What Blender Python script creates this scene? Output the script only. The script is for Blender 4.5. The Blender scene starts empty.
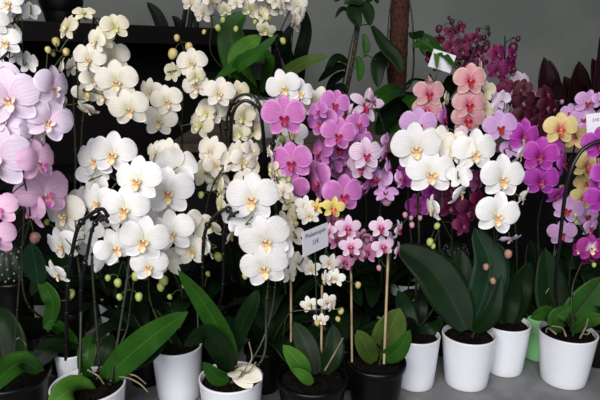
import bpy, math, random
from mathutils import Vector, Matrix, noise
random.seed(11)
C = bpy.context.scene.collection
R = math.radians
F = 600.0
PITCH = R(13)
CAM = Vector((0, 0, 0.763))
cs, sn = math.cos(PITCH), math.sin(PITCH)

def ray(px, py):
    x = (px-300)/F; u = (200-py)/F
    return Vector((x, cs+sn*u, -sn+cs*u))
def at(px, py, Y):
    d = ray(px, py); return CAM + d*(Y/d.y)
def atz(px, py, z):
    d = ray(px, py); return CAM + d*((z-CAM.z)/d.z)
def depth(p):
    return (p-CAM).dot(Vector((0, cs, -sn)))

# ------------------------------------------------------------------ materials
def lin(c):
    out = []
    for v in c:
        v = v/255.0
        out.append(v/12.92 if v <= .04045 else ((v+.055)/1.055)**2.4)
    return (out[0], out[1], out[2], 1)
class NT:
    def __init__(s, name):
        s.m = bpy.data.materials.new(name); s.m.use_nodes = True
        s.t = s.m.node_tree; s.t.nodes.clear()
        s.out = s.n('ShaderNodeOutputMaterial')
    def n(s, ty, **kw):
        o = s.t.nodes.new(ty)
        for k, v in kw.items(): setattr(o, k, v)
        return o
    def l(s, a, b): s.t.links.new(a, b)
    def mix(s, fac, a, b):
        m = s.n('ShaderNodeMix', data_type='RGBA')
        for sock, v in ((m.inputs[0], fac), (m.inputs[6], a), (m.inputs[7], b)):
            if hasattr(v, 'links'): s.l(v, sock)
            else: sock.default_value = v
        return m.outputs[2]
    def math(s, op, a, b=None, c=None, clamp=False):
        m = s.n('ShaderNodeMath', operation=op); m.use_clamp = clamp
        for i, v in enumerate((a, b, c)):
            if v is None: continue
            if hasattr(v, 'links'): s.l(v, m.inputs[i])
            else: m.inputs[i].default_value = v
        return m.outputs[0]
    def ramp(s, fac, lo, hi):
        m = s.n('ShaderNodeMapRange'); m.interpolation_type = 'SMOOTHSTEP'
        s.l(fac, m.inputs[0]); m.inputs[1].default_value = lo; m.inputs[2].default_value = hi
        return m.outputs[0]
    def noise(s, vec, scale, detail=3):
        m = s.n('ShaderNodeTexNoise'); m.inputs['Scale'].default_value = scale
        m.inputs['Detail'].default_value = detail
        if vec is not None: s.l(vec, m.inputs['Vector'])
        return m.outputs[0]

def basic(name, c1, c2=None, scale=20, rough=.5, bump=0, metallic=0, coat=0, spec=.5):
    T = NT(name); p = T.n('ShaderNodeBsdfPrincipled')
    tc = T.n('ShaderNodeTexCoord')
    if c2:
        f = T.noise(tc.outputs['Object'], scale)
        T.l(T.mix(T.ramp(f, .3, .7), lin(c1), lin(c2)), p.inputs['Base Color'])
    else: p.inputs['Base Color'].default_value = lin(c1)
    p.inputs['Roughness'].default_value = rough; p.inputs['Metallic'].default_value = metallic
    p.inputs['Coat Weight'].default_value = coat
    p.inputs['Specular IOR Level'].default_value = spec
    if bump:
        b = T.n('ShaderNodeBump'); b.inputs['Strength'].default_value = bump; b.inputs['Distance'].default_value = .01
        T.l(T.noise(tc.outputs['Object'], scale*2, 5), b.inputs['Height']); T.l(b.outputs[0], p.inputs['Normal'])
    T.l(p.outputs[0], T.out.inputs[0]); return T.m

def petal_mat(name, body, centre, edge, vein=None, vs=.3, trans=.22, spots=None, var=.09):
    T = NT(name); p = T.n('ShaderNodeBsdfPrincipled')
    uv = T.n('ShaderNodeUVMap'); sep = T.n('ShaderNodeSeparateXYZ'); T.l(uv.outputs[0], sep.inputs[0])
    u, v = sep.outputs[0], sep.outputs[1]
    tc = T.n('ShaderNodeTexCoord')
    nz = T.noise(tc.outputs['Object'], 7)
    col = T.mix(T.ramp(T.math('ADD', u, T.math('MULTIPLY', T.math('SUBTRACT', nz, .5), .3)), .02, .45), lin(centre), lin(body))
    av = T.math('ABSOLUTE', T.math('MULTIPLY_ADD', v, 2, -1))
    e = T.math('MAXIMUM', u, av)
    col = T.mix(T.ramp(e, .72, 1.0), col, lin(edge))
    if vein:
        w = T.math('MULTIPLY_ADD', v, 58, T.math('MULTIPLY', nz, 14))
        w = T.math('SINE', w)
        w = T.math('MULTIPLY', T.ramp(w, .35, .95), T.math('MULTIPLY', T.math('SUBTRACT', 1.15, u), vs), clamp=True)
        col = T.mix(w, col, lin(vein))
    mid = T.ramp(av, .07, .0)
    col = T.mix(T.math('MULTIPLY', mid, .3), col, lin(vein or edge))
    if spots:
        s = T.ramp(T.noise(tc.outputs['Object'], 26, 1), .6, .68)
        col = T.mix(T.math('MULTIPLY', s, .35), col, lin(spots))
    oi = T.n('ShaderNodeObjectInfo')
    hsv = T.n('ShaderNodeHueSaturation')
    T.l(T.math('MULTIPLY_ADD', oi.outputs['Random'], var*2, 1-var), hsv.inputs['Value'])
    T.l(T.math('MULTIPLY_ADD', oi.outputs['Random'], var*.25, .5-var*.125), hsv.inputs['Hue'])
    T.l(col, hsv.inputs['Color']); col = hsv.outputs[0]
    T.l(col, p.inputs['Base Color']); p.inputs['Roughness'].default_value = .55
    p.inputs['Specular IOR Level'].default_value = .3
    b = T.n('ShaderNodeBump'); b.inputs['Strength'].default_value = .12; b.inputs['Distance'].default_value = .002
    T.l(T.math('SINE', T.math('MULTIPLY_ADD', v, 50, T.math('MULTIPLY', nz, 8))), b.inputs['Height']); T.l(b.outputs[0], p.inputs['Normal'])
    tr = T.n('ShaderNodeBsdfTranslucent'); T.l(col, tr.inputs[0])
    ms = T.n('ShaderNodeMixShader'); ms.inputs[0].default_value = trans
    T.l(p.outputs[0], ms.inputs[1]); T.l(tr.outputs[0], ms.inputs[2]); T.l(ms.outputs[0], T.out.inputs[0])
    return T.m

def lip_mat(name, base, tip, speck):
    T = NT(name); p = T.n('ShaderNodeBsdfPrincipled')
    uv = T.n('ShaderNodeUVMap'); sep = T.n('ShaderNodeSeparateXYZ'); T.l(uv.outputs[0], sep.inputs[0])
    tc = T.n('ShaderNodeTexCoord')
    col = T.mix(T.ramp(sep.outputs[0], .15, .6), lin(base), lin(tip))
    s = T.ramp(T.noise(tc.outputs['Object'], 22, 2), .5, .62)
    col = T.mix(T.math('MULTIPLY', s, T.math('SUBTRACT', 1.05, sep.outputs[0], clamp=True)), col, lin(speck))
    T.l(col, p.inputs['Base Color']); p.inputs['Roughness'].default_value = .45
    T.l(p.outputs[0], T.out.inputs[0]); return T.m

def leaf_mat(name, c1, c2, rib, rough=.48):
    T = NT(name); p = T.n('ShaderNodeBsdfPrincipled')
    uv = T.n('ShaderNodeUVMap'); sep = T.n('ShaderNodeSeparateXYZ'); T.l(uv.outputs[0], sep.inputs[0])
    tc = T.n('ShaderNodeTexCoord')
    nz = T.noise(tc.outputs['Object'], 16, 4)
    col = T.mix(T.ramp(nz, .3, .7), lin(c1), lin(c2))
    av = T.math('ABSOLUTE', T.math('MULTIPLY_ADD', sep.outputs[1], 2, -1))
    col = T.mix(T.math('MULTIPLY', T.ramp(av, .06, .0), .55), col, lin(rib))
    col = T.mix(T.math('MULTIPLY', T.ramp(av, .95, 1.0), .4), col, lin(rib))
    T.l(col, p.inputs['Base Color']); p.inputs['Roughness'].default_value = rough; p.inputs['Specular IOR Level'].default_value = .14
    b = T.n('ShaderNodeBump'); b.inputs['Strength'].default_value = .1; b.inputs['Distance'].default_value = .0004
    T.l(T.math('SINE', T.math('MULTIPLY', sep.outputs[1], 90)), b.inputs['Height']); T.l(b.outputs[0], p.inputs['Normal'])
    T.l(p.outputs[0], T.out.inputs[0]); return T.m

PM = {
 'white':   petal_mat('white_petal', (242,239,238), (230,228,208), (248,246,248), (214,214,222), .25),
 'cream':   petal_mat('cream_petal', (238,231,220), (216,208,170), (240,235,226), (214,204,186), .25),
 'ivory':   petal_mat('ivory_petal', (230,221,196), (200,190,130), (238,232,214), (196,180,130), .3),
 'blush':   petal_mat('blush_petal', (232,214,234), (226,196,214), (240,226,246), (214,176,214), .4),
 'rose':    petal_mat('rose_lilac_petal', (236,194,224), (238,212,228), (226,176,214), (206,136,188), .5),
 'pink':    petal_mat('orchid_pink_petal', (196,112,186), (208,140,194), (222,158,216), (176,70,150), .5),
 'lilac':   petal_mat('pale_lilac_petal', (214,164,218), (226,196,226), (226,190,234), (184,100,184), .45),
 'striped': petal_mat('striped_petal', (232,206,226), (224,176,208), (236,214,236), (120,30,90), .85),
 'salmon':  petal_mat('salmon_petal', (216,162,168), (196,90,118), (230,198,194), (206,88,112), .6),
 'yellow':  petal_mat('yellow_petal', (232,212,146), (204,80,96), (238,224,168), (206,110,90), .5, spots=(206,120,100)),
 'magenta': petal_mat('magenta_petal', (178,58,172), (140,22,112), (204,104,204), (150,20,130), .5),
 'plum':    petal_mat('plum_petal', (104,20,66), (74,10,42), (124,38,88), (80,8,44), .5, trans=.12),
 'wine':    petal_mat('wine_petal', (68,10,32), (46,6,20), (82,18,44), (50,4,20), .5, trans=.1),
 'miniwhite': petal_mat('small_white_petal', (236,232,226), (220,214,180), (244,240,236), (214,206,186), .2),
 'minipink':  petal_mat('small_pink_petal', (234,204,224), (200,90,160), (240,222,236), (206,120,180), .5),
 'minirose':  petal_mat('small_rose_petal', (214,140,180), (160,40,100), (226,170,206), (170,50,120), .5),
 'miniyellow':petal_mat('small_yellow_petal', (226,206,124), (206,174,80), (230,212,130), (190,150,60), .4),
 'berry': petal_mat('berry_petal', (112,16,78), (84,8,52), (136,40,106), (90,8,60), .5, trans=.12),
 'violet':  petal_mat('violet_petal', (150,30,130), (240,230,240), (170,50,150), (120,16,90), .5),
}
LM = {
 'white': lip_mat('yellow_lip', (210,134,14), (236,216,170), (150,50,12)),
 'cream': lip_mat('ochre_lip', (190,130,36), (228,214,180), (130,54,18)),
 'blush': lip_mat('orange_lip', (214,140,30), (236,220,220), (200,120,30)),
 'rose': lip_mat('rose_lip', (222,160,90), (190,90,170), (180,80,150)),
 'pink': lip_mat('crimson_lip', (190,50,70), (150,10,70), (90,4,40)),
 'red': lip_mat('red_lip', (190,50,40), (160,14,36), (100,6,26)),
 'dark': lip_mat('dark_lip', (180,120,140), (90,10,50), (60,4,30)),
 'magenta': lip_mat('magenta_lip', (190,100,120), (130,10,80), (90,4,60)),
 'yellowred': lip_mat('scarlet_lip', (226,170,80), (196,50,70), (150,20,50)),
 'green': lip_mat('green_lip', (170,180,70), (214,216,150), (120,130,40)),
}
LIPOF = dict(white='white', cream='cream', ivory='green', blush='blush', rose='rose', pink='pink', lilac='red', striped='pink',
             salmon='red', yellow='yellowred', magenta='magenta', plum='dark', wine='dark', miniwhite='cream',
             minipink='pink', minirose='dark', miniyellow='yellowred', violet='white', berry='dark')
LF = {
 'mid':  leaf_mat('green_leaf', (28,64,16), (40,80,22), (72,112,44)),
 'bright': leaf_mat('bright_green_leaf', (56,98,30), (72,114,40), (104,138,66)),
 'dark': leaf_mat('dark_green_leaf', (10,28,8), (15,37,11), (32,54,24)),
 'blue': leaf_mat('bluish_green_leaf', (14,36,22), (20,46,28), (48,78,56)),
 'olive': leaf_mat('olive_leaf', (54,74,28), (70,88,36), (100,112,60)),
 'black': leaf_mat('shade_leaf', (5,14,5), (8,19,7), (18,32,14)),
 'red': leaf_mat('maroon_leaf', (24,10,14), (36,12,18), (58,24,32), .45),
}
M = {
 'pot_white': basic('glazed_white', (222,224,232), (228,229,234), 6, .28, coat=.3),
 'pot_black': basic('black_plastic', (5,5,6), (8,8,9), 10, .35, spec=.25),
 'pot_green': basic('mint_green', (140,206,140), (150,214,150), 8, .4),
 'pot_grey': basic('pale_grey_pot', (176,176,176), (150,150,152), 9, .5),
 'bark': basic('bark_chips', (22,16,12), (6,5,4), 60, .95, .5, spec=.1),
 'stem': basic('dark_stem', (26,30,18), (44,48,26), 40, .5),
 'gstem': basic('green_stem', (66,84,40), (50,62,30), 40, .5),
 'black': basic('black_wire', (12,13,12), None, rough=.4),
 'cane': basic('pale_cane', (176,150,118), (146,122,92), 30, .6),
 'root': basic('silvery_root', (150,140,112), (110,104,80), 40, .7),
 'clip': basic('black_clip', (10,10,10), None, rough=.35),
 'card': basic('white_card', (226,222,232), None, rough=.6),
 'ink': basic('grey_ink', (96,92,108), None, rough=.7),
 'wall': basic('grey_plaster', (106,111,107), (118,122,117), 3, .85, .1),
 'table': basic('grey_zinc_top', (132,132,134), (110,110,112), 14, .6, .15),
 'tableside': basic('dark_metal', (22,22,24), (30,30,32), 10, .6),
 'floor': basic('floor_concrete', (52,50,48), (66,64,60), 6, .8),
 'blackwood': basic('black_painted_wood', (12,9,11), (18,14,17), 8, .7, .1, spec=.12),
 'wood': basic('weathered_board', (106,88,76), (78,64,54), 20, .8, .3),
 'coir': basic('coir', (88,44,28), (36,20,14), 90, .95, 1.0),
 'moss': basic('mossy_bark', (84,74,54), (34,32,22), 90, .95, 1.0),
 'cactus': basic('dark_cactus', (26,36,28), (18,26,20), 40, .6),
 'areole': basic('pale_tuft', (110,124,110), None, rough=.9),
 'bud_green': basic('green_bud', (186,194,116), (150,166,78), 60, .5),
 'bud_cream': basic('cream_bud', (206,190,130), (176,156,90), 60, .5),
 'bud_tan': basic('rosy_tan_bud', (176,130,118), (150,112,92), 60, .5),
 'bud_pink': basic('pink_bud', (200,150,172), (180,110,140), 60, .5),
 'bud_plum': basic('plum_bud', (90,20,56), (60,14,36), 60, .5),
}

# ------------------------------------------------------------------ mesh helpers
class MB:
    def __init__(s): s.v = []; s.f = []; s.uv = []
    def grid(s, pts, uvs=None, close=False):
        n = len(pts); m = len(pts[0]); b = len(s.v)
        for i in range(n):
            for j in range(m):
                s.v.append(Vector(pts[i][j])); s.uv.append(uvs[i][j] if uvs else (i/(n-1), j/max(1, m-1)))
        for i in range(n-1):
            for j in range(m if close else m-1):
                k = (j+1) % m
                s.f.append((b+i*m+j, b+i*m+k, b+(i+1)*m+k, b+(i+1)*m+j))
    def fan(s, ring, c, uv=(0, 0), flip=False):
        b = len(s.v); s.v += [Vector(p) for p in ring]+[Vector(c)]; s.uv += [uv]*(len(ring)+1)
        n = len(ring)
        for i in range(n):
            t = (b+i, b+(i+1) % n, b+n); s.f.append(t[::-1] if flip else t)
    def tube(s, pts, r, n=7, r2=None):
        pts = [Vector(p) for p in pts]; rings = []; prev = None
        for i, p in enumerate(pts):
            t = (pts[min(i+1, len(pts)-1)]-pts[max(i-1, 0)])
            t = t.normalized() if t.length > 1e-9 else Vector((0, 0, 1))
            a = prev if prev else (Vector((1, 0, 0)) if abs(t.x) < .9 else Vector((0, 1, 0)))
            a = (a - t*a.dot(t)).normalized(); prev = a; b = t.cross(a)
            rr = r if r2 is None else r+(r2-r)*i/max(1, len(pts)-1)
            rings.append([p+(a*math.cos(q)+b*math.sin(q))*rr for q in [2*math.pi*k/n for k in range(n)]])
        s.grid(rings, close=True); s.fan(rings[0], pts[0], flip=False); s.fan(rings[-1], pts[-1], flip=True)
    def lathe(s, prof, n=40, c=(0, 0, 0), ax=1.0):
        c = Vector(c)
        rings = [[c+Vector((r*math.cos(q), r*math.sin(q)*ax, z)) for q in [2*math.pi*k/n for k in range(n)]] for r, z in prof]
        s.grid(rings, close=True)
    def blob(s, c, r, n=8, m=6, rot=None):
        c = Vector(c); rx, ry, rz = r if hasattr(r, '__len__') else (r, r, r); rings = []
        for i in range(m+1):
            a = math.pi*i/m
            ring = []
            for k in range(n):
                q = 2*math.pi*k/n
                p = Vector((rx*math.sin(a)*math.cos(q), ry*math.sin(a)*math.sin(q), rz*math.cos(a)))
                if rot: p = rot @ p
                ring.append(c+p)
            rings.append(ring)
        s.grid(rings, close=True)
    def box(s, lo, hi):
        b = len(s.v); x0, y0, z0 = lo; x1, y1, z1 = hi
        s.v += [Vector(p) for p in ((x0,y0,z0),(x1,y0,z0),(x1,y1,z0),(x0,y1,z0),(x0,y0,z1),(x1,y0,z1),(x1,y1,z1),(x0,y1,z1))]
        s.uv += [(0, 0)]*8
        s.f += [tuple(b+i for i in f) for f in ((0,3,2,1),(4,5,6,7),(0,1,5,4),(1,2,6,5),(2,3,7,6),(3,0,4,7))]
    def mesh(s, name, mat, smooth=True, org=None):
        me = bpy.data.meshes.new(name)
        o = Vector(org) if org is not None else Vector((0, 0, 0))
        me.from_pydata([tuple(v-o) for v in s.v], [], s.f)
        ul = me.uv_layers.new(name='UVMap')
        for lp in me.loops: ul.data[lp.index].uv = s.uv[lp.vertex_index]
        me.materials.append(mat)
        if smooth:
            for p in me.polygons: p.use_smooth = True
        return me
    def build(s, name, mat, parent=None, org=None, smooth=True):
        o = bpy.data.objects.new(name, s.mesh(name, mat, smooth, org)); C.objects.link(o)
        if parent: o.parent = parent
        return o

def thing(name, label, cat, loc, group=None):
    o = bpy.data.objects.new(name, None); C.objects.link(o); o.location = loc
    o.empty_display_size = .05; o['label'] = label; o['category'] = cat
    if group: o['group'] = group
    return o
def structure(o): o['kind'] = 'structure'; return o

def spline(P, n=8):
    P = [Vector(p) for p in P]
    if len(P) < 3: return [P[0].lerp(P[-1], i/n) for i in range(n+1)]
    Q = [P[0]*2-P[1]]+P+[P[-1]*2-P[-2]]; out = []
    for i in range(1, len(Q)-2):
        for k in range(n):
            t = k/n; a, b, c, d = Q[i-1:i+3]
            out.append(.5*((2*b)+(c-a)*t+(2*a-5*b+4*c-d)*t*t+(3*b-a-3*c+d)*t**3))
    out.append(P[-1]); return out

# ------------------------------------------------------------------ flowers (unit span, facing -Y)
def tepal(mb, o, d, side, L, W, p=1.1, q=.5, arch=.05, cup=.03, back=0, skew=0, ruf=0, n=9, m=7, fwd=Vector((0,-1,0)), sd=0):
    d = d.normalized(); pts = []; uvs = []
    for i in range(n+1):
        s = .5-.5*math.cos(math.pi*i/n) if q <= .6 else i/n
        w = W*max(0, math.sin(math.pi*min(1, s)**p))**q
        if s < .03: w = max(w, W*.12)
        row = []; ur = []
        for j in range(m+1):
            t = -1+2*j/m
            wt = w*(1+skew*t)
            y = arch*math.sin(math.pi*s)-back*s*s - cup*t*t*s + ruf*math.sin(5*t+7*s+sd)*s
            row.append(o+d*(s*L)+side*(t*wt)+fwd*y); ur.append((s, j/m))
        pts.append(row); uvs.append(ur)
    mb.grid(pts, uvs)

SHAPE = {  # petal length, half width, sepal length, half width, petal angle
 'round': (.5, .268, .50, .175, 15), 'star': (.5, .13, .5, .11, 18), 'mini': (.5, .215, .50, .15, 16)}
def flower_meshes(kind, shape, k):
    rnd = random.Random(hash_(kind+shape)*7+k)
    PL, PW, SL, SW, PA = SHAPE[shape]
    j = lambda a: 1+rnd.uniform(-a, a)
    mb = MB()
    def sep(ang, L, W):
        a = R(ang); d = Vector((math.sin(a), 0, math.cos(a))); sd = Vector((math.cos(a), 0, -math.sin(a)))
        tepal(mb, Vector((0, .012, 0)), d, sd, L, W, p=1.05, q=.54, arch=.03*j(.5), cup=-.04, back=.06*j(.6), ruf=.006, sd=rnd.random()*6)
    sep(rnd.uniform(-5, 5), SL*j(.05), SW*j(.06))
    sep(138+rnd.uniform(-5, 5), SL*.98*j(.05), SW*.95); sep(-138+rnd.uniform(-5, 5), SL*.98*j(.05), SW*.95)
    bk = rnd.uniform(-.03, .1)
    for s in (1, -1):
        a = R(PA+rnd.uniform(-4, 4)); d = Vector((s*math.cos(a), -.0, math.sin(a))); sd = Vector((-s*math.sin(a), 0, math.cos(a)))
        tepal(mb, Vector((s*.012, -.012, 0)), d, sd, PL*j(.03)/math.cos(a)*.98, PW*j(.05), p=1.28, q=.47, arch=.07, cup=.035, back=bk, skew=.14, ruf=.010, sd=rnd.random()*6)
    mb.blob((0, -.055, -.015), (.028, .05, .034))
    fm = mb.mesh('flower', PM[kind])
    lb = MB(); ls = 1.15 if shape == 'round' else 1.3
    for s in (1, -1):
        tepal(lb, Vector((s*.018, -.03, -.05)), Vector((s*.62, -.7, .12)), Vector((s*.2, -.2, .8)).normalized(), .125*ls, .06*ls, p=1, q=.55, arch=.02, cup=0, n=5, m=4, fwd=Vector((-s*.7, -.6, 0)))
    tepal(lb, Vector((0, -.035, -.06)), Vector((0, -.42, -.8)), Vector((1, 0, 0)), .19*ls, .07*ls, p=1.25, q=.7, arch=.05, cup=-.05, n=6, m=4, fwd=Vector((0, -.8, .3)))
    lb.blob((0, -.07, -.075), (.03, .025, .025), 6, 4)
    return fm, lb.mesh('lip', LM[LIPOF[kind]])
def hash_(s):
    h = 0
    for ch in s: h = (h*31+ord(ch)) % 100003
    return h
FM = {}
def get_flower(kind, shape, k):
    if (kind, shape, k) not in FM: FM[(kind, shape, k)] = flower_meshes(kind, shape, k)
    return FM[(kind, shape, k)]
def put_flower(root, kind, p, size, yaw, pitch, roll, shape, rnd):
    fm, lm = get_flower(kind, shape, rnd.randrange(4))
    f = bpy.data.objects.new('flower', fm); C.objects.link(f); f.parent = root
    mat = Matrix.Rotation(R(yaw), 4, 'Z') @ Matrix.Rotation(R(-pitch), 4, 'X') @ Matrix.Rotation(R(roll), 4, 'Y')
    f.matrix_basis = Matrix.Translation(p-root.location) @ mat @ Matrix.Diagonal((size, size, size, 1))
    l = bpy.data.objects.new('lip', lm); C.objects.link(l); l.parent = f; LAST[0] = f
    return mat.to_3x3() @ Vector((0, 1, 0))

BUD = {}
def put_bud(root, p, size, mat, rnd, elong=1.25):
    if mat not in BUD:
        mb = MB(); rings = []; uv = []
        for i in range(9):
            a = math.pi*i/8; r = .5*math.sin(a)**.85*(1-.12*math.cos(a))
            rings.append([Vector((r*(1+.05*math.cos(3*q))*math.cos(q), r*(1+.05*math.cos(3*q))*math.sin(q), -.62*math.cos(a))) for q in [2*math.pi*k/12 for k in range(12)]])
        mb.grid(rings, close=True); BUD[mat] = mb.mesh('bud', M[mat])
    o = bpy.data.objects.new('bud', BUD[mat]); C.objects.link(o); o.parent = root
    o.matrix_basis = Matrix.Translation(p-root.location) @ Matrix.Rotation(rnd.uniform(0, 6), 4, 'Z') @ Matrix.Rotation(rnd.uniform(-.5, .5), 4, 'X') @ Matrix.Diagonal((size, size, size*elong*.8, 1))
    LAST[0] = o

# ------------------------------------------------------------------ leaves
VIEW = Vector((0, -.93, .36))
def leaf_mb(P, w, nrm=VIEW, fold=.18, peak=.85, q=.6, thick=.0016, n=5, tw0=0, tw1=0):
    mb = MB(); S = spline(P, n); N = len(S)-1; top = []; uvs = []
    for i, p in enumerate(S):
        s = i/N; t = (S[min(N, i+1)]-S[max(0, i-1)]).normalized()
        nn = Vector(nrm); nn = (nn-t*nn.dot(t))
        nn = nn.normalized() if nn.length > .05 else t.orthogonal().normalized()
        sd = t.cross(nn)
        a = R(tw0+(tw1-tw0)*s); sd, nn = sd*math.cos(a)+nn*math.sin(a), nn*math.cos(a)-sd*math.sin(a)
        ww = w/2*max(.0, math.sin(math.pi*min(1, .04+.96*s)**peak))**q
        if i == N: ww = w*.01
        row = []; ur = []
        for j in range(9):
            k = -1+j/4
            row.append(p+sd*(k*ww)+nn*(abs(k)*fold*ww*1.0)); ur.append((s, j/8))
        for j in range(8, -1, -1):
            k = -1+j/4
            row.append(p+sd*(k*ww)+nn*(abs(k)*fold*ww-thick*(1.3-abs(k)))); ur.append((s, j/8))
        top.append(row); uvs.append(ur)
    mb.grid(top, uvs, close=True)
    return mb
def put_leaf(root, P, w, mat='mid', name='leaf', **kw):
    return leaf_mb(P, w, **kw).build(name, LF[mat], root, root.location)
def auto_leaf(root, base, az, L, w, mat, rise=.5, droop=.6, rnd=random):
    d = Vector((math.cos(az), math.sin(az), 0)); up = Vector((0, 0, 1))
    P = [base, base+d*L*.35+up*L*rise*.6, base+d*L*.72+up*L*rise*.75, base+d*L+up*L*(rise*.75-droop*.35)]
    put_leaf(root, P, w, mat, nrm=(d*-.4+up).normalized(), fold=.22)

# ------------------------------------------------------------------ pots
def make_pot(root, r, h, style, taper=.78, thick=.004, ax=1.0):
    rb = r*taper; b = .006
    prof = [(0, 0), (rb-b, 0), (rb-b*.3, b*.3), (rb, b)]
    for k in range(1, 6):
        t = k/6; prof.append((rb+(r-rb)*t**.9, b+(h-b)*t))
    if style == 'pot_black': prof += [(r, h-.012), (r+.003, h-.011), (r+.003, h-.001), (r+.001, h)]
    elif style == 'pot_green': prof += [(r*.97, h*.62), (r*.985, h*.63), (r, h-.002)]; prof.sort(key=lambda a: a[1]) 
    else: prof += [(r, h-.004), (r+.0005, h-.0015), (r-.001, h)]
    prof += [(r-thick+.001, h), (r-thick, h-.002), (r-thick-.003, h*.5), (rb-thick, .01), (0, .01)]
    mb = MB(); mb.lathe(prof, 48, ax=ax); mb.build('pot', M[style], root)
    sb = MB(); rs = r-thick-.0012; rnd = random.Random(int(r*1e5)+len(root.name)); z = h-.010
    sb.lathe([(rs, z-.01), (rs*.97, z), (rs*.6, z+.004), (0, z+.006)], 24, ax=ax)
    for k in range(34):
        a = rnd.random()*6.28; rr = rs*.86*math.sqrt(rnd.random())
        sb.blob((rr*math.cos(a), rr*math.sin(a), z+.003), (rnd.uniform(.004, .010), rnd.uniform(.003, .007), rnd.uniform(.003, .006)), 5, 4,
                Matrix.Rotation(rnd.random()*3, 3, 'Z') @ Matrix.Rotation(rnd.random(), 3, 'X'))
    sb.build('potting_bark', M['bark'], root, smooth=False)

N_FL = 0
LAST = [None]
def stalk(o, P, r, root, mt):
    mb = MB(); mb.tube(spline(P, 4), r, 5)
    inv = (Matrix.Translation(root.location) @ o.matrix_basis).inverted()
    mb.v = [inv @ v for v in mb.v]
    mb.build('flower_stalk', M[mt or 'gstem'], o)
def plant(label, pot, Y=None, flowers=(), stems=(), buds=(), leaves=(), auto=0, kind='white', shape='round',
          budmat='bud_green', name='potted_orchid', cat='orchid', group=None, autol=(.17, .055, 'dark'), stemmat='stem',
          stakes=(), roots=(), dY=.010, az0=0, pedmat=None, loops=()):
    """pot: ('rim',px,py,wpx,h,style[,taper]) or ('xy',X,Y,z0,r,h,style)"""
    global N_FL
    rnd = random.Random(hash_(label))
    if pot[0] == 'rim':
        c = atz(pot[1], pot[2], pot[4]); r = pot[3]*depth(c)/F/2; h = pot[4]; style = pot[5]; taper = pot[6] if len(pot) > 6 else .78; z0 = 0
        loc = Vector((c.x, c.y, 0))
    else:
        loc = Vector((pot[1], pot[2], pot[3])); r, h, style = pot[4], pot[5], pot[6]; taper = .78
    root = thing(name, label, cat, loc, group or ('potted orchids on the display table' if loc.z < .1 else 'potted orchids on the raised stand'))
    bpy.context.view_layer.update()
    make_pot(root, r, h, style, taper)
    soil = loc+Vector((0, 0, h-.012))
    samples = []
    for st in stems:
        pts = st[0]; Ys = st[1] if len(st) > 1 and st[1] else Y+.03; rad = st[2] if len(st) > 2 else .0026; mt = st[3] if len(st) > 3 else stemmat
        P = []
        for k, q in enumerate(pts):
            if q == 'pot':
                a = rnd.random()*6.28; P.append(soil+Vector((math.cos(a), math.sin(a), 0))*r*.3)
            else:
                yy = q[2] if len(q) > 2 else (Ys if not isinstance(Ys, tuple) else Ys[0]+(Ys[1]-Ys[0])*k/(len(pts)-1))
                P.append(at(q[0], q[1], yy))
        S = spline(P, 7); mb = MB(); mb.tube(S, rad, 7, rad*.85)
        L = 0
        for i in range(1, len(S)):
            L += (S[i]-S[i-1]).length
            if L > .07:
                L = 0; mb.blob(S[i], rad*1.35, 7, 4)
        samples += S
        so = mb.build('flower_stem', M[mt], root, root.location)
        for i in range(6, len(S)-3, 12):
            if rnd.random() < .6:
                cb = MB(); cb.blob(S[i], (rad*1.8, rad*1.8, rad*1.8), 8, 5); cb.build('stem_clip', M['clip'], so, root.location)
    for lp in loops:
        P = [soil+Vector((rnd.uniform(-.4, .4)*r, rnd.uniform(-.4, .4)*r, 0)) if q == 'pot' else at(q[0], q[1], q[2] if len(q) > 2 else Y+.02) for q in lp]
        mb = MB(); mb.tube(spline(P, 8), .0042, 8); mb.build('wire_hoop', M['black'], root, root.location)
    for i, fl in enumerate(flowers):
        fl = list(fl); kd, shp = kind, shape
        for sname in [q for q in fl if isinstance(q, str)]:
            if sname in SHAPE: shp = sname
            else: kd = sname
        fl = [q for q in fl if not isinstance(q, str)]
        px, py, w = fl[:3]
        yaw = fl[3] if len(fl) > 3 else rnd.uniform(-28, 28)
        pit = fl[4] if len(fl) > 4 else rnd.uniform(-12, 16)
        rol = fl[5] if len(fl) > 5 else rnd.uniform(-18, 18)
        yy = fl[6] if len(fl) > 6 else Y+dY*(len(flowers)/2-i)
        p = at(px, py+w*.03, yy); size = w*depth(p)/F*1.0
        bk = put_flower(root, kd, p, size, yaw, pit, rol, shp, rnd); N_FL += 1
        if samples:
            tgt = min(samples, key=lambda s: (s-p-Vector((0, 0, .01))).length)
            a = p+bk*.004; b = a+bk*min(.02, size*.25)
            stalk(LAST[0], [a, b, b.lerp(tgt, .6)+Vector((0, 0, .004)), tgt], .0013, root, pedmat)
    for b in buds:
        px, py, w = b[:3]; yy = b[4] if len(b) > 4 else Y+rnd.uniform(-.01, .03)
        p = at(px, py, yy); size = w*depth(p)/F*.85
        put_bud(root, p, size, b[3] if len(b) > 3 and b[3] else budmat, rnd)
        if samples:
            tgt = min(samples, key=lambda s: (s-p).length)
            stalk(LAST[0], [p, p.lerp(tgt, .5)+Vector((0, 0, .006)), tgt], .0011, root, pedmat)
    for lf in leaves:
        pts, w, mt = lf[:3]; kw = lf[3] if len(lf) > 3 else {}
        P = []
        for q in pts:
            if q == 'pot': P.append(soil+Vector((rnd.uniform(-.1, .1)*r, rnd.uniform(-.1, .1)*r, 0)))
            else: P.append(at(q[0], q[1], q[2] if len(q) > 2 else loc.y))
        put_leaf(root, P, w*depth(P[len(P)//2])/F, mt, **kw)
    for k in range(auto):
        auto_leaf(root, soil, az0+k*2*math.pi/auto+rnd.uniform(-.4, .4), autol[0]*rnd.uniform(.8, 1.15), autol[1]*rnd.uniform(.9, 1.1), autol[2], rnd.uniform(.45, .9), rnd.uniform(.3, .9))
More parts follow.
